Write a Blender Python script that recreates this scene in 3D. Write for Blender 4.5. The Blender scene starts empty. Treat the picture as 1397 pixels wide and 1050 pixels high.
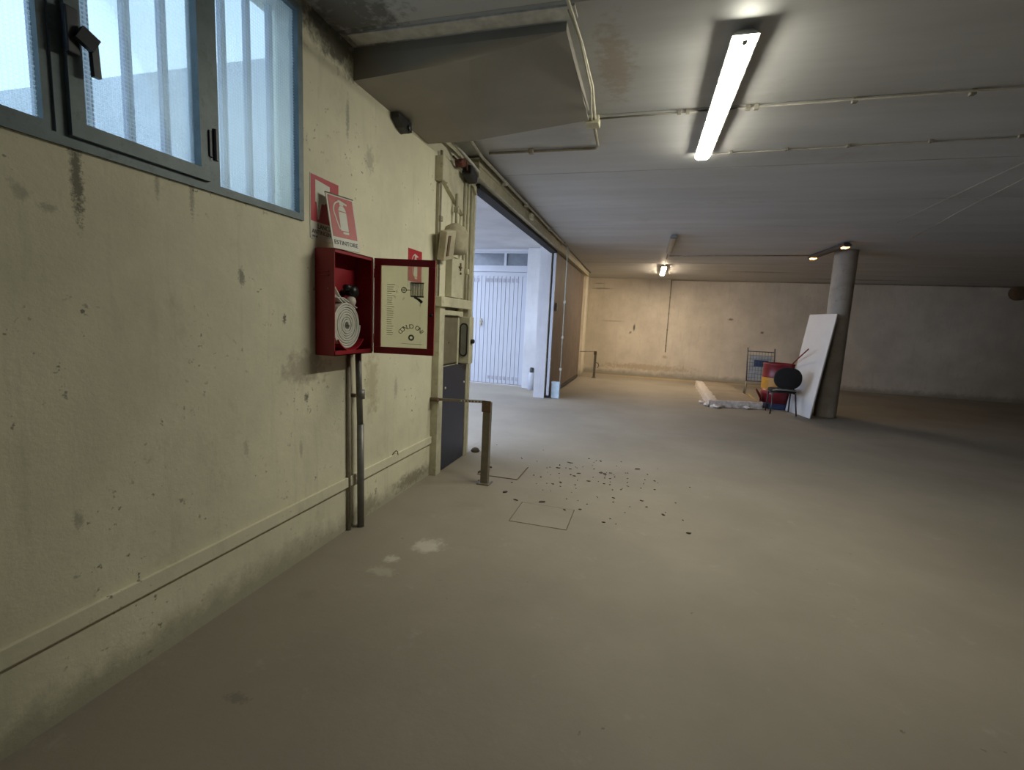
import bpy, bmesh, math, random
from mathutils import Vector, Matrix, Quaternion
random.seed(7)
PI = math.pi
SC = bpy.context.scene
COL = SC.collection

# ------------------------------------------------------------------ camera
cam_d = bpy.data.cameras.new('camera'); cam = bpy.data.objects.new('camera', cam_d); COL.objects.link(cam)
cam_d.sensor_width = 36; cam_d.lens = 645.8/1397*36; cam_d.clip_start = 0.05; cam_d.clip_end = 200
r_ = Vector((0.96079305, 0.27316691, 0.04750329)); u_ = Vector((-0.08114031, 0.113186, 0.99025511)); f_ = Vector((-0.26512822, 0.95528465, -0.13091317))
m = Matrix((r_, u_, -f_)).transposed().to_4x4(); m.translation = Vector((0, 0, 1.5))
cam.matrix_world = m
SC.camera = cam
# ------------------------------------------------------------------ sky (bright overcast) and exposure
SKY = 5.6
w = bpy.data.worlds.new('world'); SC.world = w; w.use_nodes = True
bg = w.node_tree.nodes['Background']; bg.inputs[0].default_value = (0.64, 0.76, 1.0, 1); bg.inputs[1].default_value = SKY
vs = SC.view_settings
vs.view_transform = 'Standard'; vs.look = 'None'; vs.gamma = 1; vs.use_curve_mapping = False; vs.exposure = 0.0
TUBE = 92.0      # main fluorescent tube
TUBE_FAR = 165.0  # far fluorescent tube

# ------------------------------------------------------------------ materials
def _nt(name):
    mt = bpy.data.materials.new(name); mt.use_nodes = True
    nt = mt.node_tree; return mt, nt, nt.nodes['Principled BSDF']
def N(nt, typ, **kw):
    n = nt.nodes.new(typ)
    for k, v in kw.items(): setattr(n, k, v)
    return n
def noise(nt, vec, scale, detail=4, rough=.6):
    n = N(nt, 'ShaderNodeTexNoise'); n.inputs['Scale'].default_value = scale; n.inputs['Detail'].default_value = detail
    n.inputs['Roughness'].default_value = rough; nt.links.new(vec, n.inputs['Vector']); return n.outputs['Fac']
def ramp(nt, fac, a, b, lo=0., hi=1.):
    n = N(nt, 'ShaderNodeMapRange'); n.inputs[1].default_value = a; n.inputs[2].default_value = b
    n.inputs[3].default_value = lo; n.inputs[4].default_value = hi; n.clamp = True
    nt.links.new(fac, n.inputs[0]); return n.outputs[0]
def mix(nt, fac, a, b):
    n = N(nt, 'ShaderNodeMix', data_type='RGBA')
    for s, v in ((n.inputs[0], fac), (n.inputs[6], a), (n.inputs[7], b)):
        if isinstance(v, (int, float)): s.default_value = v
        elif isinstance(v, tuple): s.default_value = (*v[:3], 1)
        else: nt.links.new(v, s)
    return n.outputs[2]
def math_(nt, op, a, b=None):
    n = N(nt, 'ShaderNodeMath', operation=op)
    for s, v in ((n.inputs[0], a), (n.inputs[1], b)):
        if v is None: continue
        if isinstance(v, (int, float)): s.default_value = v
        else: nt.links.new(v, s)
    return n.outputs[0]
def pos(nt):
    return N(nt, 'ShaderNodeTexCoord').outputs['Object']
def bump(nt, bs, h, strength=.3, dist=.01):
    b = N(nt, 'ShaderNodeBump'); b.inputs['Strength'].default_value = strength; b.inputs['Distance'].default_value = dist
    nt.links.new(h, b.inputs['Height']); nt.links.new(b.outputs[0], bs.inputs['Normal'])
def mat(name, c, rough=.6, metal=0., var=.18, scale=8., dirt=None, bmp=.1):
    """worn paint / metal / plastic: base colour broken by two noises, optional dirt colour"""
    mt, nt, bs = _nt(name); p = pos(nt)
    n1 = noise(nt, p, scale); 
    col = mix(nt, ramp(nt, n1, .3, .7), tuple(x*(1-var) for x in c), tuple(min(1, x*(1+var)) for x in c))
    if dirt:
        n2 = noise(nt, p, scale*2.7, 6, .7); col = mix(nt, ramp(nt, n2, .56, .72, 0, .8), col, dirt)
    nt.links.new(col, bs.inputs['Base Color']); bs.inputs['Roughness'].default_value = rough; bs.inputs['Metallic'].default_value = metal
    bump(nt, bs, noise(nt, p, scale*9, 3), bmp, .004)
    return mt
def blob(nt, p, c, s, soft=.35, nz=12.):
    """noisy elliptical mask (1 inside) about world point c with radii s: a stain with a shape of its own"""
    sub = N(nt, 'ShaderNodeVectorMath', operation='SUBTRACT'); nt.links.new(p, sub.inputs[0]); sub.inputs[1].default_value = c
    dv = N(nt, 'ShaderNodeVectorMath', operation='DIVIDE'); nt.links.new(sub.outputs[0], dv.inputs[0]); dv.inputs[1].default_value = s
    ln = N(nt, 'ShaderNodeVectorMath', operation='LENGTH'); nt.links.new(dv.outputs[0], ln.inputs[0])
    d = math_(nt, 'ADD', ln.outputs['Value'], math_(nt, 'MULTIPLY', math_(nt, 'SUBTRACT', noise(nt, p, nz, 5, .7), .5), 3.4))
    return ramp(nt, d, 1-soft, 1+soft, 1, 0)
def stains(nt, p, col, lst):
    for c, s, dark, amt in lst:
        k = blob(nt, p, c, tuple(q*.75 for q in s), .4, max(12., 1.6/sorted(s)[0])); col = mix(nt, math_(nt, 'MULTIPLY', k, amt), col, dark)
    return col
def plaster(name, c, lst=(), warm=(.36, .33, .2), speck=True, basegrime=True):
    mt, nt, bs = _nt(name); p = pos(nt)
    col = mix(nt, ramp(nt, noise(nt, p, 1.3, 5, .62), .35, .68), tuple(x*.86 for x in c), tuple(x*1.08 for x in c))
    st = N(nt, 'ShaderNodeMapping'); nt.links.new(p, st.inputs[0]); st.inputs['Scale'].default_value = (7, 7, .8)
    col = mix(nt, ramp(nt, noise(nt, st.outputs[0], 1.6, 6, .7), .55, .78, 0, .35), col, tuple(x*.55 for x in c))
    col = mix(nt, ramp(nt, noise(nt, p, 3.1, 7, .75), .58, .8, 0, .5), col, warm)
    if speck:
        a = ramp(nt, noise(nt, p, 30, 3, .6), .63, .70)
        b = ramp(nt, noise(nt, p, 2.6, 3, .6), .50, .62)
        col = mix(nt, math_(nt, 'MULTIPLY', math_(nt, 'MULTIPLY', a, b), .8), col, (.09, .085, .07))
    if basegrime:
        sep = N(nt, 'ShaderNodeSeparateXYZ'); nt.links.new(p, sep.inputs[0])
        g = math_(nt, 'ADD', sep.outputs[2], math_(nt, 'MULTIPLY', noise(nt, p, 6, 6, .75), -.30))
        col = mix(nt, ramp(nt, g, -.10, .02, .55, 0), col, (.20, .19, .14))
    col = stains(nt, p, col, lst)
    nt.links.new(col, bs.inputs['Base Color']); bs.inputs['Roughness'].default_value = .85
    bump(nt, bs, noise(nt, p, 14, 8, .7), .25, .012)
    return mt

X = -1.917   # inner face of the left wall
DK = (.055, .05, .045)
left_stains = [((X, 1.22, 1.92), (.3, .022, .17), DK, .75), ((X, 1.65, 1.97), (.3, .014, .1), DK, .4), ((X, 1.50, 1.98), (.3, .012, .07), DK, .35),
    ((X, 1.06, 1.83), (.3, .03, .03), DK, .3), ((X, 1.13, 1.80), (.3, .03, .016), DK, .3),
    ((X, 2.35, 1.0), (.3, .022, .03), DK, .75), ((X, 2.18, 1.46), (.3, .016, .03), DK, .8), ((X, 1.90, 1.66), (.3, .02, .05), DK, .6),
    ((X, 2.60, 3.12), (.3, .35, .17), DK, .8), ((X, 2.20, 3.16), (.3, .5, .09), DK, .6), ((X, 3.0, 2.55), (.3, .06, .1), (.3, .3, .22), .5), ((X, 2.75, 2.72), (.3, .02, .14), (.16, .16, .12), .5),
    ((X, 3.05, 1.0), (.3, .10, .25), (.36, .31, .17), .5), ((X, 3.40, .93), (.3, .03, .1), (.3, .29, .22), .5),
    ((X, 2.35, 1.18), (.3, .22, .11), (.24, .2, .15), .55), ((X, 3.7, .08), (.3, .35, .07), (.24, .22, .15), .8),
    ((X, 3.0, .07), (.3, .2, .09), (.26, .24, .16), .6), ((X, 1.15, .72), (.3, .02, .04), DK, .4), ((X, 1.9, .8), (.3, .02, .05), DK, .25), ((X, 2.3, .7), (.3, .015, .06), DK, .3)]
M = {}
M['wall'] = plaster('left_wall_plaster', (.76, .73, .56), left_stains)
M['back'] = plaster('back_wall_plaster', (.68, .62, .53), [((-.41, 15.7, 1.52), (.04, .5, .12), DK, .9), ((-.52, 15.7, 1.36), (.05, .5, .05), DK, .6),
    ((-1.5, 15.7, 2.72), (.35, .5, .03), DK, .5), ((-1.6, 15.7, 2.88), (.2, .5, .02), DK, .45), ((-1.1, 15.7, 1.7), (.4, .5, .03), (.3, .25, .17), .5), ((2.4, 15.7, 1.9), (.08, .5, .04), DK, .7), ((3.3, 15.7, 1.55), (.05, .5, .04), DK, .8),
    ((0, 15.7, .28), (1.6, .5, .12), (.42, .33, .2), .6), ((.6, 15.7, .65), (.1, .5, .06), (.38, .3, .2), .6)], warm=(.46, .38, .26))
M['darkwall'] = plaster('shaded_wall_plaster', (.30, .28, .24))  # plaster darkened so the unseen walls bounce less light
M['white_ext'] = plaster('outside_white_plaster', (.44, .44, .47), speck=False, basegrime=False, warm=(.46, .46, .48))

def floor_mat():
    mt, nt, bs = _nt('dusty_concrete_floor'); p = pos(nt)
    c = (.275, .243, .197)
    col = mix(nt, ramp(nt, noise(nt, p, .9, 6, .6), .35, .7), tuple(x*.88 for x in c), tuple(x*1.10 for x in c))
    mp = N(nt, 'ShaderNodeMapping'); nt.links.new(p, mp.inputs[0]); mp.inputs['Scale'].default_value = (.6, 2.6, 1); mp.inputs['Rotation'].default_value = (0, 0, .25)
    col = mix(nt, ramp(nt, noise(nt, mp.outputs[0], 2.2, 7, .7), .55, .75, 0, .35), col, (.24, .215, .17))
    col = mix(nt, ramp(nt, noise(nt, p, 4.5, 7, .75), .60, .75, 0, .3), col, (.46, .43, .37))
    a = ramp(nt, noise(nt, p, 19, 3, .6), .69, .74); b = ramp(nt, noise(nt, p, 1.1, 2), .5, .6)
    col = mix(nt, math_(nt, 'MULTIPLY', math_(nt, 'MULTIPLY', a, b), .7), col, (.1, .085, .06))
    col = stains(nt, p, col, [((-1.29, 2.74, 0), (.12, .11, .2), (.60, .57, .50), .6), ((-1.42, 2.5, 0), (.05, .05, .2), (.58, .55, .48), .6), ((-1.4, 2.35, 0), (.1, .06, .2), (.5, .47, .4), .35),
        ((-1.42, 1.33, 0), (.06, .03, .2), (.08, .07, .05), .4), ((-1.65, 2.0, 0), (.07, .05, .2), (.16, .14, .1), .25), ((-1.35, 4.7, 0), (.5, .25, .2), (.26, .23, .17), .45), ((-1.3, 3.5, 0), (.15, .1, .2), (.22, .2, .15), .4),
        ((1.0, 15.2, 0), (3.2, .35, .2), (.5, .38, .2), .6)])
    nt.links.new(col, bs.inputs['Base Color']); bs.inputs['Roughness'].default_value = .72
    bump(nt, bs, noise(nt, p, 9, 9, .72), .22, .012)
    return mt
M['floor'] = floor_mat()
M['ext_floor'] = mat('outside_concrete', (.42, .385, .37), .8, scale=2, var=.08)
def ceil_mat():
    mt, nt, bs = _nt('ceiling_paint'); p = pos(nt); c = (.50, .505, .51)
    mp = N(nt, 'ShaderNodeMapping'); nt.links.new(p, mp.inputs[0]); mp.inputs['Scale'].default_value = (.35, 2.2, 1)
    col = mix(nt, ramp(nt, noise(nt, mp.outputs[0], 1.5, 5, .6), .35, .7), tuple(x*.9 for x in c), tuple(x*1.08 for x in c))
    col = mix(nt, ramp(nt, noise(nt, p, 1.7, 7, .7), .6, .75, 0, .35), col, (.3, .26, .2))
    col = stains(nt, p, col, [((-.33, 3.3, 3.15), (.12, .5, .3), (.33, .25, .15), .5), ((-1.75, 2.5, 3.15), (.35, .35, .3), DK, .75), ((5.2, 14.8, 3.05), (1.2, .2, .3), DK, .5), ((2.6, 13.5, 3.05), (.8, .12, .3), DK, .5)])
    nt.links.new(col, bs.inputs['Base Color']); bs.inputs['Roughness'].default_value = .6
    bump(nt, bs, noise(nt, mp.outputs[0], 8, 8, .7), .15, .01)
    return mt
M['ceil'] = ceil_mat()
M['dullconduit'] = mat('dull_dark_conduit', (.20, .185, .155), .8)
M['darkhousing'] = mat('dark_dusty_housing', (.075, .062, .055), .7)
M['soffit'] = mat('soffit_grey', (.27, .255, .225), .55, scale=1.5, var=.12, bmp=.05)
M['soffit2'] = mat('soffit_brown_grey', (.30, .275, .225), .75, scale=1.5, var=.08, bmp=.05)
M['strip'] = mat('pale_rough_strip', (.55, .54, .51), .8, scale=14, var=.2)
M['steelblue'] = mat('window_steel', (.13, .175, .195), .5, .1, dirt=(.08, .09, .10), scale=11)
M['darksteel'] = mat('dark_steel', (.045, .05, .06), .45, .3, scale=14)
M['bars'] = mat('bar_blue_grey', (.16, .19, .33), .6)
M['red'] = mat('cabinet_red', (.30, .012, .022), .42, 0, var=.12, scale=9, bmp=.03)
M['signred'] = mat('sign_red', (.42, .016, .035), .5, var=.05, scale=6, bmp=.0)
M['signred2'] = mat('sign_faded_red', (.45, .05, .05), .5, var=.1, scale=20, bmp=.0)
M['signwhite'] = mat('sign_white', (.62, .62, .55), .5, var=.05, bmp=0)
M['black'] = mat('black_plastic', (.012, .013, .015), .4, bmp=.02)
M['ink'] = mat('black_ink', (.03, .035, .045), .6, bmp=0)
M['inkgrey'] = mat('grey_ink', (.13, .12, .10), .6, bmp=0)
M['hose'] = mat('canvas_hose', (.66, .66, .60), .85, var=.06, scale=40, bmp=.2)
M['cap'] = mat('white_plastic_cap', (.72, .68, .60), .5, var=.05)
M['pipe'] = mat('galvanised_pipe', (.22, .22, .21), .5, .45, dirt=(.14, .10, .07), scale=9)
M['pipe2'] = mat('painted_pipe', (.30, .27, .21), .6, .0, dirt=(.2, .14, .09), scale=12)
M['cream'] = mat('cream_paint', (.56, .54, .40), .55, dirt=(.38, .32, .2), scale=6)
M['cream2'] = mat('cream_olive_paint', (.40, .375, .27), .55, dirt=(.25, .2, .12), scale=6)
M['conduit'] = mat('dusty_conduit', (.36, .345, .28), .6, dirt=(.25, .22, .16), scale=10)
M['cable'] = mat('off_white_cable', (.55, .52, .40), .5, scale=10)
M['navy'] = mat('navy_panel', (.022, .028, .055), .4, var=.15, dirt=(.06, .05, .045), scale=3, bmp=.03)
M['plate'] = mat('brown_grey_plate', (.19, .165, .11), .6, scale=5)
M['greyglass'] = mat('grey_lens', (.23, .23, .2), .25, bmp=0)
M['wood'] = mat('brown_door_board', (.145, .112, .092), .6, dirt=(.2, .13, .09), scale=3)
M['slat'] = mat('white_painted_steel', (.33, .34, .385), .45, var=.03, scale=3, bmp=0)
M['slatdark'] = mat('vent_shadow_grey', (.225, .225, .26), .6, bmp=0)
M['lightblue'] = mat('pale_blue_box', (.42, .52, .60), .5, scale=12, bmp=0)
M['barrier'] = mat('dull_steel_post', (.22, .20, .16), .42, .5, dirt=(.15, .10, .06), scale=12)
M['rust'] = mat('rusty_iron', (.13, .085, .05), .8, dirt=(.05, .035, .025), scale=20)
M['debris'] = mat('dry_leaf_debris', (.075, .055, .038), .9, scale=40)
M['housing'] = mat('lamp_housing_grey', (.36, .36, .35), .5)
M['column'] = mat('column_concrete', (.33, .295, .25), .8, dirt=(.22, .18, .12), scale=3, bmp=.3)
M['board'] = mat('pale_board', (.60, .585, .57), .6, var=.05, scale=2)
M['boardedge'] = mat('dark_board_edge', (.16, .14, .12), .8)
M['drumred'] = mat('drum_red', (.19, .013, .02), .4, scale=6)
M['drumyellow'] = mat('drum_yellow', (.50, .24, .03), .45, scale=6, dirt=(.4, .1, .03))
M['drumblue'] = mat('drum_blue', (.02, .035, .10), .45, scale=6)
M['chairblack'] = mat('black_fabric', (.012, .011, .011), .95, scale=40)
M['chairmetal'] = mat('chair_metal', (.05, .05, .052), .4, .6)
M['film'] = mat('white_wrapping_film', (.62, .56, .52), .35, var=.3, scale=16, bmp=.9)
M['cardboard'] = mat('brown_sheet_top', (.30, .25, .19), .8, scale=2)
M['wire'] = mat('rack_wire', (.12, .13, .15), .4, .6)
M['whitesheet'] = mat('white_sheet', (.62, .64, .64), .6)
M['blue'] = mat('blue_print', (.06, .11, .25), .6)
M['yellowstick'] = mat('yellowed_wood', (.40, .30, .14), .8)
M['cloth'] = mat('dusty_cream_plastic', (.44, .40, .29), .8, scale=10, dirt=(.28, .23, .15))
M['copper'] = mat('brown_red_wire', (.13, .04, .026), .6)
M['extglass'] = mat('grey_blue_glass', (.11, .125, .15), .2, bmp=0)

def emis(name, col, s, base=(.8, .8, .75)):
    mt, nt, bs = _nt(name)
    bs.inputs['Base Color'].default_value = (*base, 1); bs.inputs['Emission Color'].default_value = (*col, 1); bs.inputs['Emission Strength'].default_value = s
    bs.inputs['Roughness'].default_value = .4
    return mt
M['tube'] = emis('lit_diffuser', (1., .97, .80), TUBE)
M['tube2'] = emis('lit_diffuser_far', (1., .80, .56), TUBE_FAR)
M['tubeoff'] = mat('unlit_diffuser', (.20, .19, .18), .4, bmp=0)
M['ember'] = emis('glowing_tube_end', (1., .38, .12), 9.)

def glass_mat(name, tr=.6, ribs=True, tint=(.86, .95, 1.)):
    mt, nt, bs = _nt(name); out = nt.nodes['Material Output']
    t = N(nt, 'ShaderNodeBsdfTransparent'); t.inputs[0].default_value = (*tint, 1)
    g = N(nt, 'ShaderNodeBsdfGlossy'); g.inputs['Roughness'].default_value = .45 if ribs else .02; g.inputs[0].default_value = (1, 1, 1, 1)
    l = N(nt, 'ShaderNodeBsdfTranslucent'); l.inputs[0].default_value = (*tint, 1)
    m1 = N(nt, 'ShaderNodeMixShader'); m2 = N(nt, 'ShaderNodeMixShader')
    nt.links.new(t.outputs[0], m1.inputs[1]); nt.links.new(l.outputs[0], m1.inputs[2])
    if ribs:   # cast wired glass: a fine square grid pressed into the pane
        p = pos(nt); sep = N(nt, 'ShaderNodeSeparateXYZ'); nt.links.new(p, sep.inputs[0])
        a = math_(nt, 'SINE', math_(nt, 'MULTIPLY', sep.outputs[1], 2*PI/.0145)); b = math_(nt, 'SINE', math_(nt, 'MULTIPLY', sep.outputs[2], 2*PI/.0145))
        k = math_(nt, 'MAXIMUM', ramp(nt, a, .35, .95), ramp(nt, b, .35, .95))
        nz = noise(nt, p, 1.8, 3); k = math_(nt, 'ADD', math_(nt, 'MULTIPLY', k, .16), ramp(nt, nz, .3, .7, .06, .20))
        nt.links.new(k, m1.inputs[0])
    else: m1.inputs[0].default_value = 1-tr
    fr = N(nt, 'ShaderNodeFresnel'); fr.inputs[0].default_value = 1.5
    nt.links.new(math_(nt, 'MULTIPLY', fr.outputs[0], .35 if ribs else 1.3), m2.inputs[0]); nt.links.new(m1.outputs[0], m2.inputs[1]); nt.links.new(g.outputs[0], m2.inputs[2])
    nt.links.new(m2.outputs[0], out.inputs[0])
    return mt
M['glass'] = glass_mat('wired_window_glass', tint=(.505, .575, .575))
M['clear'] = glass_mat('cabinet_glass', .84, False, (.93, .94, .86))

# ------------------------------------------------------------------ mesh helpers
def link(name, bm, mt, parent=None, smooth=False, loc=None):
    bmesh.ops.recalc_face_normals(bm, faces=bm.faces)
    me = bpy.data.meshes.new(name); bm.to_mesh(me); bm.free()
    for q in (mt if isinstance(mt, (list, tuple)) else [mt]): me.materials.append(M[q] if isinstance(q, str) else q)
    if smooth:
        for p in me.polygons: p.use_smooth = True
    o = bpy.data.objects.new(name, me); COL.objects.link(o)
    if parent is not None: o.parent = parent
    if loc: o.location = loc
    return o
def box(bm, a, b, mi=0, bev=0.):
    """axis box from corner a to corner b"""
    a = Vector(a); b = Vector(b); lo = Vector(map(min, a, b)); hi = Vector(map(max, a, b))
    r = bmesh.ops.create_cube(bm, size=1., matrix=Matrix.Translation((lo+hi)/2) @ Matrix.Diagonal((*(hi-lo), 1)))
    fs = {f for v in r['verts'] for f in v.link_faces}
    for f in fs: f.material_index = mi
    if bev:
        es = list({e for v in r['verts'] for e in v.link_edges})
        bmesh.ops.bevel(bm, geom=es, offset=bev, segments=2, affect='EDGES', profile=.6)
    return bm
def B(a, b, bev=0.): return box(bmesh.new(), a, b, 0, bev)
def bar(bm, p, q, w, h, up=(0, 0, 1)):
    p = Vector(p); q = Vector(q); d = (q-p); L = d.length; d.normalize(); s = d.cross(Vector(up))
    if s.length < 1e-4: s = Vector((1, 0, 0))
    s.normalize(); t = s.cross(d)
    mm = Matrix((s*w, d*L, t*h)).transposed().to_4x4(); mm.translation = (p+q)/2
    bmesh.ops.create_cube(bm, size=1., matrix=mm); return bm
def tube(bm, pts, rad, n=8, caps=True, closed=False):
    pts = [Vector(p) for p in pts]; rs = rad if isinstance(rad, (list, tuple)) else [rad]*len(pts)
    rings = []; last = None; K = len(pts)
    for i, p in enumerate(pts):
        if closed: d = pts[(i+1) % K]-pts[i-1]
        else: d = (pts[min(i+1, K-1)]-pts[max(i-1, 0)])
        d.normalize()
        if last is None:
            s = d.cross(Vector((0, 0, 1)));
            if s.length < .01: s = d.cross(Vector((1, 0, 0)))
        else: s = last-d*last.dot(d)
        s.normalize(); last = s; t = d.cross(s)
        rings.append([bm.verts.new(p+(s*math.cos(2*PI*k/n)+t*math.sin(2*PI*k/n))*rs[i]) for k in range(n)])
    for i in range(K if closed else K-1):
        a, b = rings[i], rings[(i+1) % K]
        for k in range(n): bm.faces.new((a[k], a[(k+1) % n], b[(k+1) % n], b[k]))
    if caps and not closed:
        bm.faces.new(rings[0]); bm.faces.new(rings[-1])
    return bm
def T(pts, rad, n=8): return tube(bmesh.new(), pts, rad, n)
def lathe(bm, prof, c=(0, 0, 0), n=32, axis='Z'):
    c = Vector(c); rings = []
    for r, z in prof:
        ring = []
        for k in range(n):
            a = 2*PI*k/n; ca, sa = r*math.cos(a), r*math.sin(a)
            v = {'Z': (ca, sa, z), 'X': (z, ca, sa), 'Y': (ca, z, sa)}[axis]
            ring.append(bm.verts.new(c+Vector(v)))
        rings.append(ring)
    for a, b in zip(rings, rings[1:]):
        for k in range(n): bm.faces.new((a[k], a[(k+1) % n], b[(k+1) % n], b[k]))
    bm.faces.new(rings[0]); bm.faces.new(rings[-1]); return bm
def poly(bm, pts, off):
    """prism: closed outline pts extruded by vector off"""
    a = [bm.verts.new(p) for p in pts]; b = [bm.verts.new(Vector(p)+Vector(off)) for p in pts]; n = len(pts)
    bm.faces.new(a); bm.faces.new(b)
    for i in range(n): bm.faces.new((a[i], a[(i+1) % n], b[(i+1) % n], b[i]))
    return bm
def slab(u0, u1, v0, v1, holes, P, t):
    """plate with rectangular holes; P(u,v,w) -> xyz, w in (0,t)"""
    us = sorted({u0, u1, *[h[i] for h in holes for i in (0, 1)]}); vs_ = sorted({v0, v1, *[h[i] for h in holes for i in (2, 3)]})
    us = [u for u in us if u0 <= u <= u1]; vs_ = [v for v in vs_ if v0 <= v <= v1]
    bm = bmesh.new(); vc = {}
    def V(i, j, k):
        if (i, j, k) not in vc: vc[(i, j, k)] = bm.verts.new(P(us[i], vs_[j], t*k))
        return vc[(i, j, k)]
    def solid(i, j):
        if i < 0 or j < 0 or i >= len(us)-1 or j >= len(vs_)-1: return False
        cu, cv = (us[i]+us[i+1])/2, (vs_[j]+vs_[j+1])/2
        return not any(h[0] < cu < h[1] and h[2] < cv < h[3] for h in holes)
    for i in range(len(us)-1):
        for j in range(len(vs_)-1):
            if not solid(i, j): continue
            for k in (0, 1): bm.faces.new([V(i, j, k), V(i+1, j, k), V(i+1, j+1, k), V(i, j+1, k)])
            if not solid(i-1, j): bm.faces.new([V(i, j, 0), V(i, j+1, 0), V(i, j+1, 1), V(i, j, 1)])
            if not solid(i+1, j): bm.faces.new([V(i+1, j, 0), V(i+1, j+1, 0), V(i+1, j+1, 1), V(i+1, j, 1)])
            if not solid(i, j-1): bm.faces.new([V(i, j, 0), V(i+1, j, 0), V(i+1, j, 1), V(i, j, 1)])
            if not solid(i, j+1): bm.faces.new([V(i, j+1, 0), V(i+1, j+1, 0), V(i+1, j+1, 1), V(i, j+1, 1)])
    return bm
def tag(o, label, cat, group=None, kind=None):
    if label: o['label'] = label
    if cat: o['category'] = cat
    if group: o['group'] = group
    if kind: o['kind'] = kind
    return o
def thing(name, label, cat, loc, group=None, kind=None):
    o = bpy.data.objects.new(name, None); COL.objects.link(o); o.location = loc; o.empty_display_size = .1
    return tag(o, label, cat, group, kind)
def sub(name, bm, mt, parent, smooth=False):
    """part modelled in world coordinates, parented to a thing that sits at its own location"""
    root = parent; off = Vector((0, 0, 0))
    while root is not None: off += root.location; root = root.parent
    bmesh.ops.translate(bm, verts=bm.verts, vec=-off)
    return link(name, bm, mt, parent, smooth)
def text_mesh(s, size, ext=.0008, align='CENTER'):
    c = bpy.data.curves.new('t', 'FONT'); c.body = s; c.size = size; c.extrude = ext; c.align_x = align; c.align_y = 'CENTER'; c.resolution_u = 3
    o = bpy.data.objects.new('t', c); COL.objects.link(o)
    dg = bpy.context.evaluated_depsgraph_get(); dg.update()
    me = bpy.data.meshes.new_from_object(o.evaluated_get(dg)); bpy.data.objects.remove(o); bpy.data.curves.remove(c)
    bm = bmesh.new(); bm.from_mesh(me); bpy.data.meshes.remove(me); return bm
def xf(bm, mm): bmesh.ops.transform(bm, matrix=mm, verts=bm.verts); return bm
def join(a, b):
    me = bpy.data.meshes.new('j'); b.to_mesh(me); b.free(); a.from_mesh(me); bpy.data.meshes.remove(me); return a
def cz(y): return 3.187-.0093*y      # underside of the ceiling

# ================================================================== SETTING
YB, XR, YR, WT = 15.7, 20.0, -6.0, .23
DO = (5.0, 9.4)       # door opening in y
hatch = [(-1.50, -1.08, 4.26, 4.70), (-.90, -.452, 3.325, 3.735)]
tag(link('floor', slab(X-.0, XR, YR, YB, hatch, lambda u, v, t: (u, v, -t), .25), 'floor'), 'dusty beige concrete garage floor', 'floor', kind='structure')
tag(link('wall_left', slab(YR, YB+.2, 0, 3.35, [(.55, 2.33, 2.01, 3.11), (DO[0], DO[1], 0, 3.165)], lambda u, v, t: (X-t, u, v), WT), 'wall'), 'stained cream plaster wall with window and wide doorway', 'wall', kind='structure')
tag(link('wall_back', slab(X, XR, 0, 3.35, [], lambda u, v, t: (u, YB+t, v), .2), 'back'), 'long cream plaster wall at the far end', 'wall', kind='structure')
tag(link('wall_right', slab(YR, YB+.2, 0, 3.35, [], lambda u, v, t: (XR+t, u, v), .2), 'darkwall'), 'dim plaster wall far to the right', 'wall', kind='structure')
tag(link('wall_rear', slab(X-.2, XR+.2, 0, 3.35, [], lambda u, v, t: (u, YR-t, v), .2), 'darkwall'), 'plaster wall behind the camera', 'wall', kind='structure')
# ceiling of precast planks running across the room, each its own piece with a recessed joint
ceil = tag(link('ceiling', B((X-.2, YR-.2, 3.32), (XR+.2, YB+.2, 3.5)), 'ceil'), 'grey painted ceiling of wide concrete planks', 'ceiling', kind='structure')
y = -1.35*3+1.30; 
yy = [YR]+[round(1.30+1.35*k, 3) for k in range(-6, 11) if YR+.2 < 1.30+1.35*k < YB-.2]+[YB]
for i, (a, b) in enumerate(zip(yy, yy[1:])):
    g = .004; dz = random.uniform(-.003, .003); bm = bmesh.new()
    pts = [(X, a+g, cz(a)+dz+.008), (X, a+g+.012, cz(a)+dz), (X, b-g-.012, cz(b)+dz), (X, b-g, cz(b)+dz+.008), (X, b-g, 3.325), (X, a+g, 3.325)]
    link('plank', poly(bm, pts, (XR-X, 0, 0)), 'ceil', ceil)
# lowered, sagging soffit near the window; one fold follows the doorway shadow edge
bm = bmesh.new(); V_ = [bm.verts.new(p) for p in ((X, 2.81, 3.112), (-.565, 2.81, 3.113), (-1.175, 2.91, 3.07), (X, 2.81, 2.968), (-1.51, 3.87, 2.966), (X, 3.88, 2.968), (-.565, 3.87, 3.066), (X, 2.81, 3.175), (-.565, 2.81, 3.175), (-.565, 3.87, 3.175), (X, 3.88, 3.175))]
for q in ((0, 7, 8, 1), (1, 8, 9, 6), (7, 10, 9, 8), (0, 3, 5, 10, 7)): bm.faces.new([V_[k] for k in q])
def bilin(bm, P, n=10):
    g = [[bm.verts.new(P[0].lerp(P[1], i/n).lerp(P[3].lerp(P[2], i/n), j/n)) for i in range(n+1)] for j in range(n+1)]
    for j in range(n):
        for i in range(n): bm.faces.new((g[j][i], g[j][i+1], g[j+1][i+1], g[j+1][i])).smooth = True
for q in ((0, 1, 2, 3), (3, 2, 4, 5), (1, 6, 4, 2)): bilin(bm, [V_[k].co.copy() for k in q])
sf = tag(link('trim_1', bm, 'soffit'), 'lowered grey soffit box under the ceiling beside the window', 'soffit', kind='structure')
st = bmesh.new(); box(st, (X+.05, 2.67, 3.152), (-.50, 2.78, 3.17), 0, .003)
sub('filler_strip', st, 'strip', sf)
# rail along the wall
tag(link('trim_2', B((X, YR, .315), (X+.018, 4.06, .385), .004), 'wall'), 'flat cream rail running low along the left wall', 'trim', kind='structure')

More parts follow.
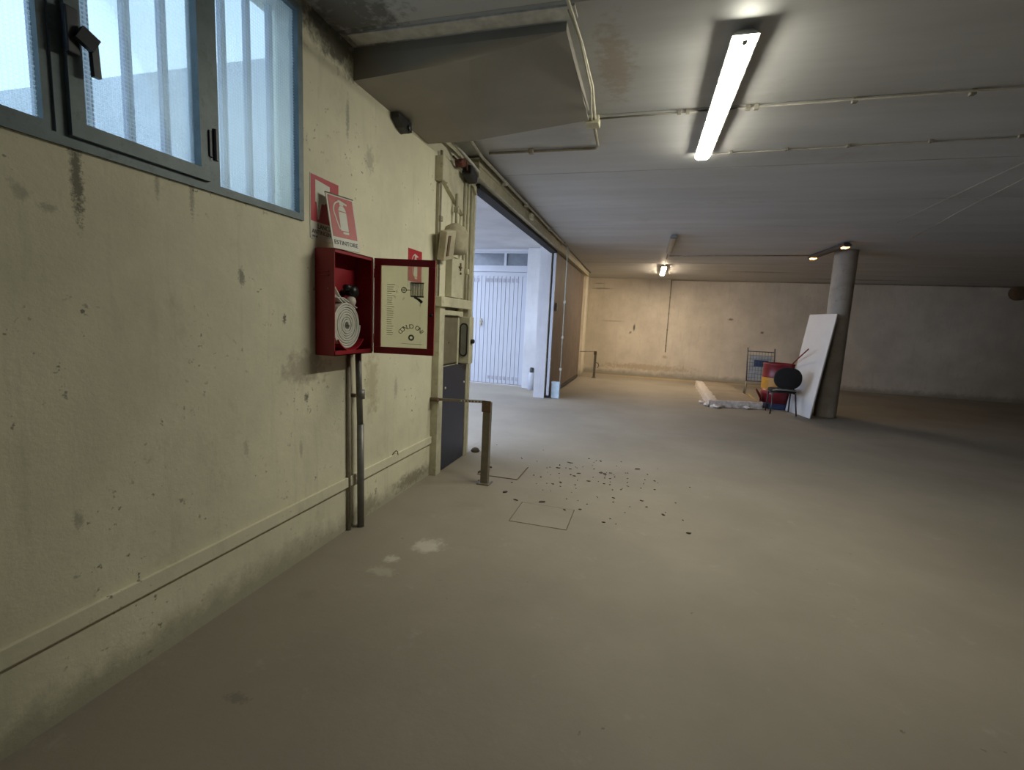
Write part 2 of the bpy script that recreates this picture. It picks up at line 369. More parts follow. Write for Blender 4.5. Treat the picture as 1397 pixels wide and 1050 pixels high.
# ------------------------------------------------------------------ window_1: steel frame in three bays with wired glass
wn = thing('window_1', 'steel framed window with three wired glass panes and bars outside', 'window', (X, 1.44, 2.01), kind='structure')
f = bmesh.new(); x0, x1 = X-.045, X+.012
box(f, (x0, .55, 2.01), (x1, 2.33, 2.045)); box(f, (x0, .55, 3.075), (x1, 2.33, 3.11)); box(f, (x0, .55, 2.045), (x1, .585, 3.075)); box(f, (x0, 2.295, 2.045), (x1, 2.33, 3.075))
box(f, (x0, 1.163, 2.045), (x1, 1.197, 3.075)); box(f, (x0, 1.725, 2.045), (x1, 1.785, 3.075))
sub('frame', f, 'steelblue', wn)
s1 = bmesh.new(); a, b, z0, z1, k = .585, 1.163, 2.045, 3.075, .028
def ring(bm, a, b, z0, z1, k, xa, xb, kb=None):
    kb = kb or k
    box(bm, (xa, a, z0), (xb, b, z0+kb)); box(bm, (xa, a, z1-k), (xb, b, z1)); box(bm, (xa, a, z0+kb), (xb, a+k, z1-k)); box(bm, (xa, b-k, z0+kb), (xb, b, z1-k)); return bm
sub('sash', ring(bmesh.new(), .587, 1.161, 2.047, 3.073, .026, X-.035, X+.004), 'steelblue', wn)
sash = sub('sash', ring(bmesh.new(), 1.199, 1.723, 2.047, 3.073, .045, X-.03, X+.028, .05), 'steelblue', wn)
for a, b, z0, z1, xg in ((.613, 1.135, 2.073, 3.047, X-.02), (1.244, 1.678, 2.097, 3.028, X-.01), (1.785, 2.295, 2.045, 3.075, X-.02)):
    sub('glass_pane', B((xg-.003, a, z0), (xg+.003, b, z1)), 'glass', wn)
h = bmesh.new(); box(h, (X+.028, 1.188, 2.30), (X+.05, 1.225, 2.44), 0, .004); bar(h, (X+.06, 1.215, 2.37), (X+.065, 1.262, 2.345), .02, .05); bar(h, (X+.06, 1.257, 2.36), (X+.06, 1.262, 2.25), .018, .022, (0, 1, 0))
hd = sub('window_handle', h, 'darksteel', sash); tag(hd, 'dark metal handle of the middle sash', None)
h = bmesh.new(); box(h, (X+.012, 1.715, 2.15), (X+.035, 1.735, 2.26), 0, .003); tube(h, [(X+.036, 1.742, 2.14), (X+.036, 1.742, 2.27)], .011, 10)
sub('hinge', h, 'darksteel', wn)
# security bars in the outer reveal
gr = thing('window_bars', 'vertical blue-grey security bars behind the wired glass window', 'security bars', (X-.17, 1.44, 2.01), kind='structure')
for k in range(12):
    yb = .62+.151*k
    if yb < 2.32: sub('bar', B((X-.175, yb-.014, 2.01), (X-.15, yb+.014, 3.11)), 'bars', gr)
# ------------------------------------------------------------------ outside the doorway
tag(link('floor', slab(-9, X-.001, 1.0, 11.2, [], lambda u, v, t: (u, v, -t), .25), 'floor'), 'pale concrete ground outside the doorway', 'ground', kind='structure')
tag(link('ceiling', B((-4.25, 5.7, 3.17), (X-WT, 11.2, 4.1)), 'white_ext'), 'white slab over the passage outside the doorway', 'ceiling', kind='structure')
tag(link('wall_outside', slab(-26, X-WT, 0, 7.9, [(-5.15, -2.70, 0, 3.14)], lambda u, v, t: (u, 10.8+t, v), .2), 'white_ext'), 'white outer wall around the garage door', 'wall', kind='structure')
tag(link('trim_6', B((X-WT, 9.385, 0), (X-.005, 9.399, 3.16)), 'white_ext'), 'white lining on the far reveal of the doorway', 'door lining', kind='structure')
tag(link('trim_3', B((-2.70, 10.55, 0), (X-WT, 10.8, 3.17), .01), 'white_ext'), 'white pilaster beside the garage door', 'pilaster', kind='structure')
d2 = thing('door_2', 'white ribbed steel garage door across the passage outside', 'garage door', (-3.9, 10.85, 0), kind='structure')
f = bmesh.new(); box(f, (-5.15, 10.80, 0), (-5.08, 10.90, 3.14)); box(f, (-2.77, 10.80, 0), (-2.70, 10.90, 3.14)); box(f, (-5.08, 10.80, 2.66), (-2.77, 10.90, 2.80)); box(f, (-5.08, 10.80, 3.08), (-2.77, 10.90, 3.14)); box(f, (-3.33, 10.80, 2.80), (-3.27, 10.90, 3.08)); box(f, (-4.5, 10.80, 2.80), (-4.44, 10.90, 3.08))
sub('frame', f, 'slat', d2)
for a, b in ((-5.08, -4.5), (-4.44, -3.33), (-3.27, -2.77)): sub('glass_pane', B((a, 10.85, 2.80), (b, 10.857, 3.08)), 'extglass', d2)
xs = -5.08; n = 23; wd = (5.08-2.77)/n
for k in range(n):
    sub('slat', B((xs+wd*k+.004, 10.835, .03), (xs+wd*(k+1)-.004, 10.86, 2.655), .004), 'slat', d2)
sub('backing_sheet', B((-5.08, 10.858, .01), (-2.77, 10.87, 2.66)), 'slatdark', d2)
sub('rail', B((-5.08, 10.828, 2.56), (-2.77, 10.836, 2.655)), 'slat', d2)
for k in range(10):
    vx = -3.73+.105*k if k < 8 else -4.08+.105*(k-8)
    sub('vent', B((vx-.033, 10.826, 2.42), (vx+.033, 10.834, 2.51), .002), 'slatdark', d2)
for k in range(8): sub('vent', B((-3.60+.1*k-.033, 10.826, .12), (-3.60+.1*k+.033, 10.834, .20), .002), 'slatdark', d2)
h = bmesh.new(); box(h, (-3.89, 10.815, 1.38), (-3.83, 10.836, 1.56), 0, .003); tube(h, [(-3.86, 10.815, 1.5), (-3.86, 10.77, 1.5), (-3.79, 10.77, 1.49)], .012, 8); tube(h, [(-3.86, 10.82, 1.43), (-3.86, 10.79, 1.43)], .02, 10)
sub('door_handle', h, 'barrier', d2)
bt = thing('plastic_bottle', 'tall white plastic bottle with black cap beside the garage door', 'bottle', (-2.44, 10.42, -.006))
sub('bottle_body', lathe(bmesh.new(), [(.06, 0), (.075, .01), (.075, .3), (.07, .37), (.045, .41), (.045, .42)], (-2.44, 10.42, -.006), 20), 'slat', bt, True)
sub('cap', lathe(bmesh.new(), [(.047, .40), (.05, .41), (.05, .48), (.04, .51), (.01, .515)], (-2.44, 10.42, -.006), 20), 'black', bt, True)

# ------------------------------------------------------------------ door_1: header, sliding leaf, pillar
d1 = thing('door_1', 'brown sliding door leaf of vertical boards parked beyond the doorway', 'sliding door', (X+.07, 11.5, 0), kind='structure')
for k in range(16):
    a = 9.43+k*.262; sub('board', B((X+.045, a+.003, .12), (X+.085, a+.259, 2.90), .004), 'wood', d1)
sub('leading_edge', B((X+.035, 9.395, .06), (X+.09, 9.428, 2.90), .004), 'slat', d1)
sub('bottom_gap_strip', B((X+.04, 9.43, .03), (X+.09, 13.62, .115), .004), 'black', d1)  # black strip standing in for the dark gap under the boards
sub('roller', lathe(bmesh.new(), [(.02, -.02), (.05, -.02), (.05, .02), (.02, .02)], (X+.066, 9.50, .05), 16, 'X'), 'black', d1)
sub('door_handle', B((X+.085, 9.43, 1.02), (X+.10, 9.46, 1.30), .004), 'pipe', d1)
hb = thing('trim_4', 'long cream steel rail cover above the doorway', 'door header', (X, 9.8, 2.93), kind='structure')
sub('rail_cover', B((X, 4.70, 2.93), (X+.165, 14.2, 3.035), .004), 'cream2', hb)
sub('upper_cover', B((X, 4.68, 3.035), (X+.17, 14.4, 3.115), .004), 'cream2', hb)
sub('rubber_seal', B((X-.03, 4.91, 2.885), (X+.10, 9.40, 2.93)), 'chairblack', hb)
tag(link('trim_5', B((X, 14.1, 0), (X+.10, 14.6, 3.035), .006), 'back'), 'cream wall strip between the sliding door and the far corner', 'pilaster', kind='structure')

pl = thing('door_pillar', 'cream-olive steel pillar at the near side of the doorway', 'pillar', (X+.03, 4.87, 0), kind='structure')
sub('shaft', B((X-.02, 4.80, 0), (X+.06, 4.90, 2.925), .004), 'cream2', pl)
sub('edge_strip', B((X+.045, 4.87, .02), (X+.066, 4.91, 2.9), .003), 'cream', pl)
sub('top_bracket', T([(X+.0, 4.785, 2.87), (X+.05, 4.78, 2.89), (X+.08, 4.80, 2.87), (X+.085, 4.85, 2.80)], .012), 'cream', pl, True)
cs = thing('counterweight_casing', 'cream steel casing frame between wall and doorway pillar', 'steel casing', (X, 4.4, 0), kind='structure')
sub('post', B((X, 4.06, 0), (X+.07, 4.17, 1.66), .004), 'cream', cs)
sub('crossbeam', B((X, 4.02, 1.615), (X+.10, 4.78, 1.705), .004), 'cream', cs)
sub('lower_crossbeam', B((X, 4.17, 1.54), (X+.06, 4.66, 1.585), .004), 'cream', cs)
sub('cover_plate', B((X, 4.19, 1.06), (X+.025, 4.60, 1.55), .003), 'plate', cs)
sub('side_strip', B((X, 4.60, 1.0), (X+.03, 4.64, 1.62), .003), 'cream', cs)
sub('screw', lathe(bmesh.new(), [(.008, 0), (.008, .006), (.003, .009)], (X+.025, 4.38, 1.27), 10, 'X'), 'rust', cs)
sub('post', B((X, 4.06, 1.705), (X+.03, 4.10, 2.70), .003), 'cream2', cs)
nv = thing('navy_panel', 'tall dark navy panel at the foot of the doorway pillar', 'panel', (X+.05, 4.46, 0))
sub('sheet', B((X+.03, 4.195, .01), (X+.055, 4.79, 1.04), .003), 'navy', nv)
sub('screw', lathe(bmesh.new(), [(.012, 0), (.012, .006), (.004, .009)], (X+.055, 4.26, .83), 10, 'X'), 'cap', nv)
sub('screw', lathe(bmesh.new(), [(.012, 0), (.012, .006), (.004, .009)], (X+.055, 4.75, .84), 10, 'X'), 'cap', nv)
# switch box with oval lens on the pillar
sb = thing('switch_box', 'cream box with a dark oval lens on the doorway pillar', 'electrical box', (X+.07, 4.72, 1.05))
sub('box_body', B((X+.0, 4.665, 1.045), (X+.135, 4.785, 1.535), .008), 'cream', sb)
def stadium(cx, z0, z1, r, yy_, n=10):
    pts = [(cx+r*math.cos(PI*k/n), yy_, z1-r+r*math.sin(PI*k/n)) for k in range(n+1)] + [(cx+r*math.cos(PI+PI*k/n), yy_, z0+r+r*math.sin(PI+PI*k/n)) for k in range(n+1)]
    return pts
sub('lens_rim', poly(bmesh.new(), stadium(X+.075, 1.12, 1.47, .041, 4.652), (0, .014, 0)), 'black', sb)
sub('lens', poly(bmesh.new(), stadium(X+.075, 1.135, 1.455, .029, 4.648), (0, .012, 0)), 'greyglass', sb)
sub('knob', lathe(bmesh.new(), [(.02, 0), (.024, .005), (.024, .03), (.016, .036)], (X+.135, 4.72, 1.28), 14, 'X'), 'black', sb)
cb = thing('control_box', 'tall narrow cream control box above the crossbeam', 'control box', (X+.04, 4.45, 1.71))
sub('box_body', B((X+.0, 4.31, 1.715), (X+.07, 4.61, 2.10), .006), 'cream', cb)
sub('keyhole', lathe(bmesh.new(), [(.012, 0), (.012, .01), (.005, .012)], (X+.07, 4.52, 1.96), 12, 'X'), 'rust', cb)
h = bmesh.new(); box(h, (X+.07, 4.47, 2.01), (X+.085, 4.53, 2.025)); box(h, (X+.07, 4.50, 1.985), (X+.08, 4.52, 2.06)); sub('latch', h, 'rust', cb)

# hooded wall lamp, dusty
wl = thing('hooded_wall_lamp', 'dusty cream wall lamp with rounded hood above the control box', 'wall lamp', (X+.06, 4.25, 2.2))
sub('hood', lathe(bmesh.new(), [(.03, .16), (.09, .13), (.125, .07), (.13, .0), (.125, -.08), (.10, -.12)], (X+.07, 4.36, 2.25), 18), 'cloth', wl, True)
bm = bmesh.new(); box(bm, (-.035, -.11, -.13), (.035, .11, .13), 0, .012); xf(bm, Matrix.Translation((X+.10, 4.10, 2.17)) @ Matrix.Rotation(.22, 4, 'X') @ Matrix.Rotation(.2, 4, 'Y'))
sub('lamp_body', bm, 'cloth', wl)
bm = bmesh.new(); box(bm, (.036, -.07, -.09), (.042, -.02, .09), 0, .002); xf(bm, Matrix.Translation((X+.10, 4.10, 2.17)) @ Matrix.Rotation(.22, 4, 'X') @ Matrix.Rotation(.2, 4, 'Y'))
sub('slot', bm, 'rust', wl)
# junction box and conduits between soffit and door
jb = thing('junction_box', 'cream junction box high on the wall under the soffit corner', 'junction box', (X+.03, 4.2, 2.8))
sub('box_body', B((X, 4.03, 2.72), (X+.075, 4.16, 2.93), .01), 'cream', jb)
bm = bmesh.new(); poly(bm, [(X, 4.162, 2.95), (X, 4.162, 2.74), (X, 4.62, 2.55), (X, 4.74, 2.58), (X, 4.74, 2.92)], (.04, 0, 0)); sub('back_plate', bm, 'cream', jb)
def conduit(name, pts, rad, mt, label, clips=(), group=None, crad=None, n=8):
    t = thing(name, label, 'conduit' if 'cable' not in name else 'cable', pts[0], group)
    sub('tube', T(pts, rad, n), mt, t, True)
    for c in clips:
        c = Vector(c); r = crad or rad*1.7; b = bmesh.new(); box(b, c-Vector((r, r, r*1.1)), c+Vector((r, r, r*1.1)), 0, r*.3); sub('clip', b, mt, t)
    return t
conduit('conduit', [(X+.03, 4.09, 2.985), (X+.03, 4.09, 1.705)], .013, 'pipe2', 'grey conduit dropping from the high junction box to the crossbeam', [(X+.03, 4.09, 2.4)])
conduit('conduit', [(X+.05, 4.42, 2.7), (X+.05, 4.42, 2.35)], .014, 'cream2', 'short olive conduit above the hooded wall lamp', [(X+.05, 4.42, 2.55)])
conduit('conduit', [(X+.05, 4.62, 2.93), (X+.05, 4.63, 1.705)], .016, 'cream2', 'long olive conduit beside the control box', [(X+.05, 4.625, 2.2)])
conduit('conduit', [(X+.05, 4.72, 2.93), (X+.05, 4.73, 1.705)], .016, 'cream', 'cream conduit closest to the doorway pillar', [(X+.05, 4.725, 2.0)])
mo = thing('limit_switch', 'black device with reddish brown wires near the doorway top corner', 'switch', (X+.12, 4.55, 2.95))
bm = bmesh.new(); box(bm, (-.05, -.09, -.05), (.05, .10, .045), 0, .016); xf(bm, Matrix.Translation((X+.12, 4.56, 2.92)) @ Matrix.Rotation(-.25, 4, 'X')); sub('black_housing', bm, 'black', mo)
bm = bmesh.new(); box(bm, (-.04, -.05, -.035), (.04, .06, .035), 0, .02); xf(bm, Matrix.Translation((X+.10, 4.36, 2.96)) @ Matrix.Rotation(.4, 4, 'X')); sub('wire_bundle', bm, 'copper', mo)
for k in range(4): sub('wire', T([(X+.06+.02*k, 4.28, 3.0-.02*k), (X+.10+.015*k, 4.40, 2.93+.02*k), (X+.12, 4.50, 2.99-.03*k), (X+.09+.02*k, 4.60, 2.86)], .007, 6), 'copper' if k % 2 else 'black', mo, True)
sub('bracket', T([(X+.06, 4.15, 3.12), (X+.12, 4.35, 3.05), (X+.16, 4.52, 3.0), (X+.17, 4.68, 2.97)], .014), 'strip', mo, True)
spk = thing('small_siren', 'small black device hanging under the soffit edge on the wall', 'siren', (X+.04, 3.35, 2.93))
bm = bmesh.new(); poly(bm, [(X+.005, 3.26, 2.966), (X+.005, 3.46, 2.966), (X+.005, 3.47, 2.90), (X+.005, 3.42, 2.875), (X+.005, 3.34, 2.89), (X+.005, 3.27, 2.93)], (.06, 0, 0)); sub('casing', bm, 'black', spk)
sub('lens', lathe(bmesh.new(), [(.02, 0), (.02, .012), (.01, .016)], (X+.064, 3.42, 2.915), 12, 'X'), 'darksteel', spk)

# ------------------------------------------------------------------ hose cabinet
cy0, cy1, cz0, cz1, cx1 = 2.43, 2.835, 1.25, 1.88, X+.135
hc = thing('hose_cabinet', 'open red fire hose cabinet with glazed door on the left wall', 'fire cabinet', (X, 2.63, 1.25))
bm = bmesh.new(); t_ = .006
box(bm, (X+.004, cy0, cz0), (cx1, cy0+t_, cz1)); box(bm, (X+.004, cy1-t_, cz0), (cx1, cy1, cz1)); box(bm, (X+.004, cy0, cz0), (cx1, cy1, cz0+t_)); box(bm, (X+.004, cy0, cz1-t_), (cx1, cy1, cz1)); box(bm, (X+.004, cy0, cz0), (X+.01, cy1, cz1))
box(bm, (cx1-.006, cy0, cz1-.022), (cx1, cy1, cz1)); box(bm, (cx1-.006, cy0, cz0), (cx1, cy1, cz0+.03)); box(bm, (cx1-.006, cy1-.014, cz0), (cx1, cy1, cz1))
sub('shell', bm, 'red', hc)
for k in range(2):
    sub('louvre', T([(X+.02, cy0-.001, 1.745-.022*k), (X+.10, cy0-.001, 1.745-.022*k)], .006, 6), 'red', hc)
    sub('louvre', T([(X+.03, cy1-t_-.001, 1.745-.022*k), (X+.11, cy1-t_-.001, 1.745-.022*k)], .0045, 6), 'red', hc)
bm = bmesh.new()   # curved cradle under the coil
for k in range(12):
    a0 = PI+PI*.18+PI*.64*k/12; a1 = PI+PI*.18+PI*.64*(k+1)/12
    p = lambda a: Vector((X+.075, 2.615+.155*math.cos(a), 1.425+.148*math.sin(a)))
    bar(bm, p(a0), p(a1), .10, .006, (0, 0, 1))
sub('hose_cradle', bm, 'signred', hc)
sub('hinge_strip', B((cx1-.002, cy1-.002, cz0+.01), (cx1+.004, cy1+.008, cz1-.01)), 'cap', hc)
# door leaf, swung open past square
hp = Vector((cx1+.004, cy1+.01, 0)); ang = math.radians(12)   # direction of leaf from hinge: mostly +x, a little +y
dl = bpy.data.objects.new('cabinet_door', None)
COL.objects.link(dl); dl.parent = hc; dl.location = Vector((hp.x, hp.y, cz0))-hc.location; dl.rotation_euler = (0, 0, ang)
# local frame of leaf: +x along leaf, y thickness, z up
W_, H_ = .412, .63
bm = bmesh.new(); fr = .045
for a, b in (((0, 0, 0), (W_, .018, fr)), ((0, 0, H_-fr), (W_, .018, H_)), ((0, 0, fr), (fr, .018, H_-fr)), ((W_-fr, 0, fr), (W_, .018, H_-fr))): box(bm, a, b, 0, .002)
link('door_frame', bm, 'red', dl)
link('door_glass', B((fr-.004, .008, fr-.004), (W_-fr+.004, .012, H_-fr+.004)), 'clear', dl)
for z in (.10, .53): link('hinge', T([(-.004, .0, z-.03), (-.004, .0, z+.03)], .007, 8), 'red', dl, True)
link('door_lock', lathe(bmesh.new(), [(.011, 0), (.011, -.008), (.005, -.010)], (W_-.022, 0, .27), 14, 'Y'), 'black', dl, True)
# printed sticker marks on the glass: hydrant drawing, arc of letters, seal, faint table (seen from behind)
bm = bmesh.new(); yg = .0125
def mk(a, b): box(bm, (a[0], .0125, a[1]), (b[0], .0135, b[1]))
mk((.245, .385), (.335, .395)); mk((.245, .475), (.335, .483)); mk((.245, .385), (.251, .483))
for k in range(9): mk((.254+.009*k, .395), (.259+.009*k, .475))
mk((.215, .428), (.246, .433)); 
for a in range(12):
    p0 = (.200+.017*math.cos(2*PI*a/12), .430+.017*math.sin(2*PI*a/12)); p1 = (.200+.017*math.cos(2*PI*(a+1)/12), .430+.017*math.sin(2*PI*(a+1)/12))
    bar(bm, (p0[0], .013, p0[1]), (p1[0], .013, p1[1]), .006, .001, (0, 1, 0))
mk((.184, .428), (.216, .432)); mk((.198, .414), (.202, .446))
for p, q, w_ in (((.27, .385), (.30, .372), .014), ((.30, .372), (.325, .352), .018), ((.312, .36), (.312, .325), .008)): bar(bm, (p[0], .013, p[1]), (q[0], .013, q[1]), .001, w_, (0, 0, 1))
for a in range(12):
    c0, c1 = 2*PI*a/12, 2*PI*(a+1)/12; bar(bm, (.255+.016*math.cos(c0), .013, .115+.016*math.sin(c0)), (.255+.016*math.cos(c1), .013, .115+.016*math.sin(c1)), .011, .001, (0, 1, 0))
link('printed_hydrant_drawing', bm, 'ink', dl)['kind'] = 'stuff'
bm = bmesh.new()
for i, ch in enumerate('CONUO ONI'):
    if ch == ' ': continue
    a = math.radians(146-112*i/8); tm = text_mesh(ch, .042, .0004)
    xf(tm, Matrix.Translation((.255+.088*math.cos(a), .0135, .105+.088*math.sin(a)*.95)) @ Matrix.Rotation(-(a-PI/2), 4, 'Y') @ Matrix.Rotation(PI/2, 4, 'X'))
    bm = join(bm, tm)
link('arched_lettering', bm, 'ink', dl)
bm = bmesh.new()
for k in range(24):
    z = .46-.0145*k; mk((.085, z), (.085+random.uniform(.03, .055), z+.003))
mk((.19, .071), (.33, .073))
link('small_print', bm, 'inkgrey', dl)['kind'] = 'stuff'

# hose coil in the cabinet
hs = thing('fire_hose', 'rolled white canvas fire hose in the red cabinet', 'fire hose', (X+.075, 2.60, 1.29))
bm = bmesh.new(); pts = []
c = Vector((X+.08, 2.585, 1.435)); turns = 8
prev = None
for k in range(turns*28+1):
    a = 2*PI*k/28; rr = .022+(.142-.022)*k/(turns*28)
    pt = (rr*math.cos(a), rr*math.sin(a)); nrm = (math.cos(a), math.sin(a)); th = .0058; wv = .032+.002*math.sin(a*.7)
    quad = [bm.verts.new(c+Vector((sx*wv, pt[0]+s*nrm[0]*th, pt[1]+s*nrm[1]*th))) for sx, s in ((-1, -1), (1, -1), (1.06, 0), (1, 1), (-1, 1))]
    if prev:
        for i in range(5): bm.faces.new((prev[i], prev[(i+1) % 5], quad[(i+1) % 5], quad[i]))
    prev = quad
sub('coil', bm, 'hose', hs, False)
bm = bmesh.new()
for dy, z1 in ((0, 1.66), (.028, 1.60), (-.03, 1.62)):
    pts = [(X+.07, 2.60+dy*2+.06, 1.545), (X+.08, 2.53+dy, 1.60), (X+.08, 2.475+dy*.5, z1), (X+.07, 2.447, z1+.03)]
    for p, q in zip(pts, pts[1:]): bar(bm, p, q, .055, .006, (0, 0, 1))
sub('loose_end', bm, 'hose', hs)
vl = thing('hydrant_valve', 'black and white hose valve above the rolled hose', 'valve', (X+.05, 2.66, 1.6))
sub('valve_wheel', lathe(bmesh.new(), [(.008, -.03), (.035, -.022), (.040, 0), (.035, .022), (.012, .03)], (X+.085, 2.685, 1.645), 20, 'X'), 'black', vl, True)
sub('valve_body', T([(X+.01, 2.68, 1.64), (X+.07, 2.68, 1.64)], .02, 14), 'black', vl, True)
sub('white_cap', T([(X+.06, 2.70, 1.61), (X+.085, 2.665, 1.585), (X+.095, 2.635, 1.56)], [.026, .033, .030], 16), 'cap', vl, True)
sub('spout', T([(X+.06, 2.67, 1.64), (X+.09, 2.64, 1.67), (X+.09, 2.60, 1.665)], [.02, .018, .02], 12), 'black', vl, True)

# ------------------------------------------------------------------ signs
def ext_icon(bm, cu, cv, s, P):
    """white fire-extinguisher pictogram in plane coords; P(u,v,w)->xyz"""
    def pl_(pts): poly(bm, [P(cu+a*s, cv+b*s, .0) for a, b in pts], P(0, 0, .0012)-P(0, 0, 0))
    pl_([(-.10, -.50), (.22, -.50), (.22, .12), (-.10, .12)])
    pl_([(-.10, .15), (.22, .15), (.18, .26), (.11, .32), (.0, .32), (-.06, .26)])
    pl_([(-.02, .33), (.14, .33), (.14, .42), (-.02, .42)])
    pl_([(-.06, .43), (.28, .36), (.30, .42), (.0, .50), (-.08, .49)])
    pl_([(-.02, -.60), (.22, -.60), (.22, -.53), (-.02, -.53)])
    K = 12; pr = []
    for k in range(K+1):
        a = PI*.55+PI*.6*k/K; pr.append((-.02+.27*math.cos(a)*1.0, .12+.32*math.sin(a)))
    pr += [(-.22, -.2), (-.16, -.38), (-.12, -.46)]
    for (a, b), (a2, b2) in zip(pr, pr[1:]):
        dx, dy = a2-a, b2-b; L = math.hypot(dx, dy) or 1; nx, ny = -dy/L*.022, dx/L*.022
        pl_([(a-nx, b-ny), (a+nx, b+ny), (a2+nx, b2+ny), (a2-nx, b2-ny)])
    return bm
# 1: lance sign flat on wall, behind the leaning one
s1 = thing('hose_sign', 'red hose sign flat on the wall, partly hidden by the leaning sign', 'sign', (X, 2.52, 2.1))
sub('plate', B((X, 2.392, 1.93), (X+.003, 2.655, 2.292)), 'signwhite', s1)
sub('red_field', B((X+.003, 2.397, 2.03), (X+.004, 2.650, 2.288)), 'signred', s1)
bm = bmesh.new(); 
for pts in ([(2.435, 2.14), (2.515, 2.14), (2.565, 2.18), (2.565, 2.255), (2.435, 2.265)], [(2.445, 2.14), (2.49, 2.14), (2.465, 2.045), (2.455, 2.045)]):
    poly(bm, [(X+.004, a, b) for a, b in pts], (.001, 0, 0))
sub('white_symbol', bm, 'signwhite', s1)
def wall_text(s, size, yc, zc, x, mt, parent, name='lettering', rot=0):
    tm = text_mesh(s, size, .0005)
    mm = Matrix.Translation((x, yc, zc)) @ Matrix.Rotation(rot, 4, 'X') @ Matrix(((0, 0, 1, 0), (1, 0, 0, 0), (0, 1, 0, 0), (0, 0, 0, 1)))
    return sub(name, xf(tm, mm), mt, parent)
wall_text('LANCIA', .038, 2.522, 2.005, X+.004, 'ink', s1); wall_text('ANTINCENDIO', .034, 2.522, 1.972, X+.004, 'ink', s1); wall_text('UNI 45', .016, 2.43, 1.945, X+.004, 'inkgrey', s1)
# 2: extinguisher sign leaning on top of cabinet
s2 = bpy.data.objects.new('extinguisher_sign', None); COL.objects.link(s2)
tag(s2, 'faded red extinguisher sign reading ESTINTORE leaning on top of the red cabinet', 'sign')
e1 = Vector((.22, .975, 0)).normalized(); e2 = Vector((-.068, .012, .325)); e2 = (e2-e1*e2.dot(e1)).normalized(); e3 = e1.cross(e2)
s2.rotation_euler = Matrix((e3, e1, e2)).transposed().to_euler(); s2.location = (-1.812, 2.462, 1.884)
W2, H2 = .208, .332
link('plate', B((-.004, 0, 0), (.002, W2, H2), .001), 'signwhite', s2)
link('red_field', B((.002, .012, .072), (.003, W2-.010, H2-.014)), 'signred2', s2)
link('top_edge', B((-.006, 0, H2-.006), (.004, W2, H2)), 'boardedge', s2)
bm = bmesh.new(); ext_icon(bm, .095, .208, .185, lambda u, v, w: Vector((.003+w, u, v))); link('white_symbol', bm, 'signwhite', s2)
tm = text_mesh('ESTINTORE', .036, .0005); xf(tm, Matrix.Translation((.003, W2/2, .038)) @ Matrix(((0, 0, 1, 0), (1, 0, 0, 0), (0, 1, 0, 0), (0, 0, 0, 1)))); link('lettering', tm, 'ink', s2)
# 3: small sign behind cabinet door
s3 = thing('extinguisher_sign', 'small red extinguisher sign on the wall behind the open cabinet door', 'sign', (X, 3.68, 1.95))
sub('plate', B((X, 3.565, 1.80), (X+.003, 3.805, 2.06)), 'signred', s3)
bm = bmesh.new(); ext_icon(bm, 3.68, 1.935, .185, lambda u, v, w: Vector((X+.003+w, u, v))); sub('white_symbol', bm, 'signwhite', s3)
sub('caption_plate', B((X, 3.565, 1.745), (X+.002, 3.805, 1.798)), 'signwhite', s3)
wall_text('ESTINTORE', .034, 3.685, 1.772, X+.003, 'blue', s3)

# ------------------------------------------------------------------ supply pipe
sp = thing('supply_pipe', 'thick grey pipe rising from the floor to the red hose cabinet', 'pipe', (X+.055, 2.83, 0))
sub('pipe', T([(X+.055, 2.835, 0), (X+.055, 2.825, .75)], .024, 14), 'pipe', sp, True)
sub('pipe', T([(X+.052, 2.825, .75), (X+.05, 2.80, 1.25)], .021, 14), 'pipe', sp, True)
sub('coupling', T([(X+.055, 2.825, .93), (X+.055, 2.823, .99)], .029, 14), 'pipe', sp, True)
sub('bracket', B((X, 2.77, .945), (X+.05, 2.805, .965)), 'rust', sp)
tag(link('wall_pipe', T([(X+.014, 2.755, .0), (X+.014, 2.745, 1.25)], .013, 10), 'pipe2', smooth=True), 'thin brownish pipe against the wall beside the thick grey pipe', 'pipe')
tag(link('wall_hook', T([(X, 3.35, .375), (X+.012, 3.36, .40), (X+.02, 3.385, .415), (X+.02, 3.41, .40), (X+.018, 3.42, .37)], .004, 6), 'rust', smooth=True), 'small bent rusty hook above the low wall rail', 'hook')

# ------------------------------------------------------------------ barriers
def barrier(x, y, label, xw, full=True):
    t = thing('barrier_post', label, 'barrier', (x, y, 0), 'steel barriers beside the doorway')
    sub('post', B((x-.035, y-.03, .01), (x+.035, y+.03, .77), .004), 'barrier', t)
    sub('base_plate', B((x-.06, y-.06, 0), (x+.06, y+.06, .012), .002), 'barrier', t)
    sub('corner_bracket', B((x-.045, y-.036, .68), (x+.04, y-.03, .785), .003), 'rust', t)
    bm = bmesh.new(); bar(bm, (x-.03, y, .77), (xw, y+.02, .745), .03, .022); sub('arm', bm, 'barrier', t)
    bm = bmesh.new()
    for k in range(7): lathe(bm, [(.006, 0), (.006, .003)], (x-.06-.032*k, y-.018, .768-.0012*k), 8, 'Y')
    sub('bolt_holes', bm, 'cap', t)
    return t
bp = barrier(-1.345, 4.05, 'steel barrier post with perforated arm near the floor hatch', X+.01)
sub('wall_bracket', T([(X+.0, 4.05, .745), (X+.09, 4.03, .75)], .02, 8), 'rust', bp)
bp2 = barrier(-1.40, 14.0, 'distant steel barrier post at the far end of the sliding door', X+.05)
sub('hook', T([(-1.36, 14, .45), (-1.30, 14, .43), (-1.28, 14, .35), (-1.33, 14, .30)], .012, 6), 'rust', bp2)
gb = thing('floor_box', 'pale blue box on the floor at the leading edge of the sliding door', 'box', (-1.72, 9.56, 0))
sub('box_body', B((-1.80, 9.50, .0), (-1.63, 9.62, .34), .006), 'lightblue', gb)
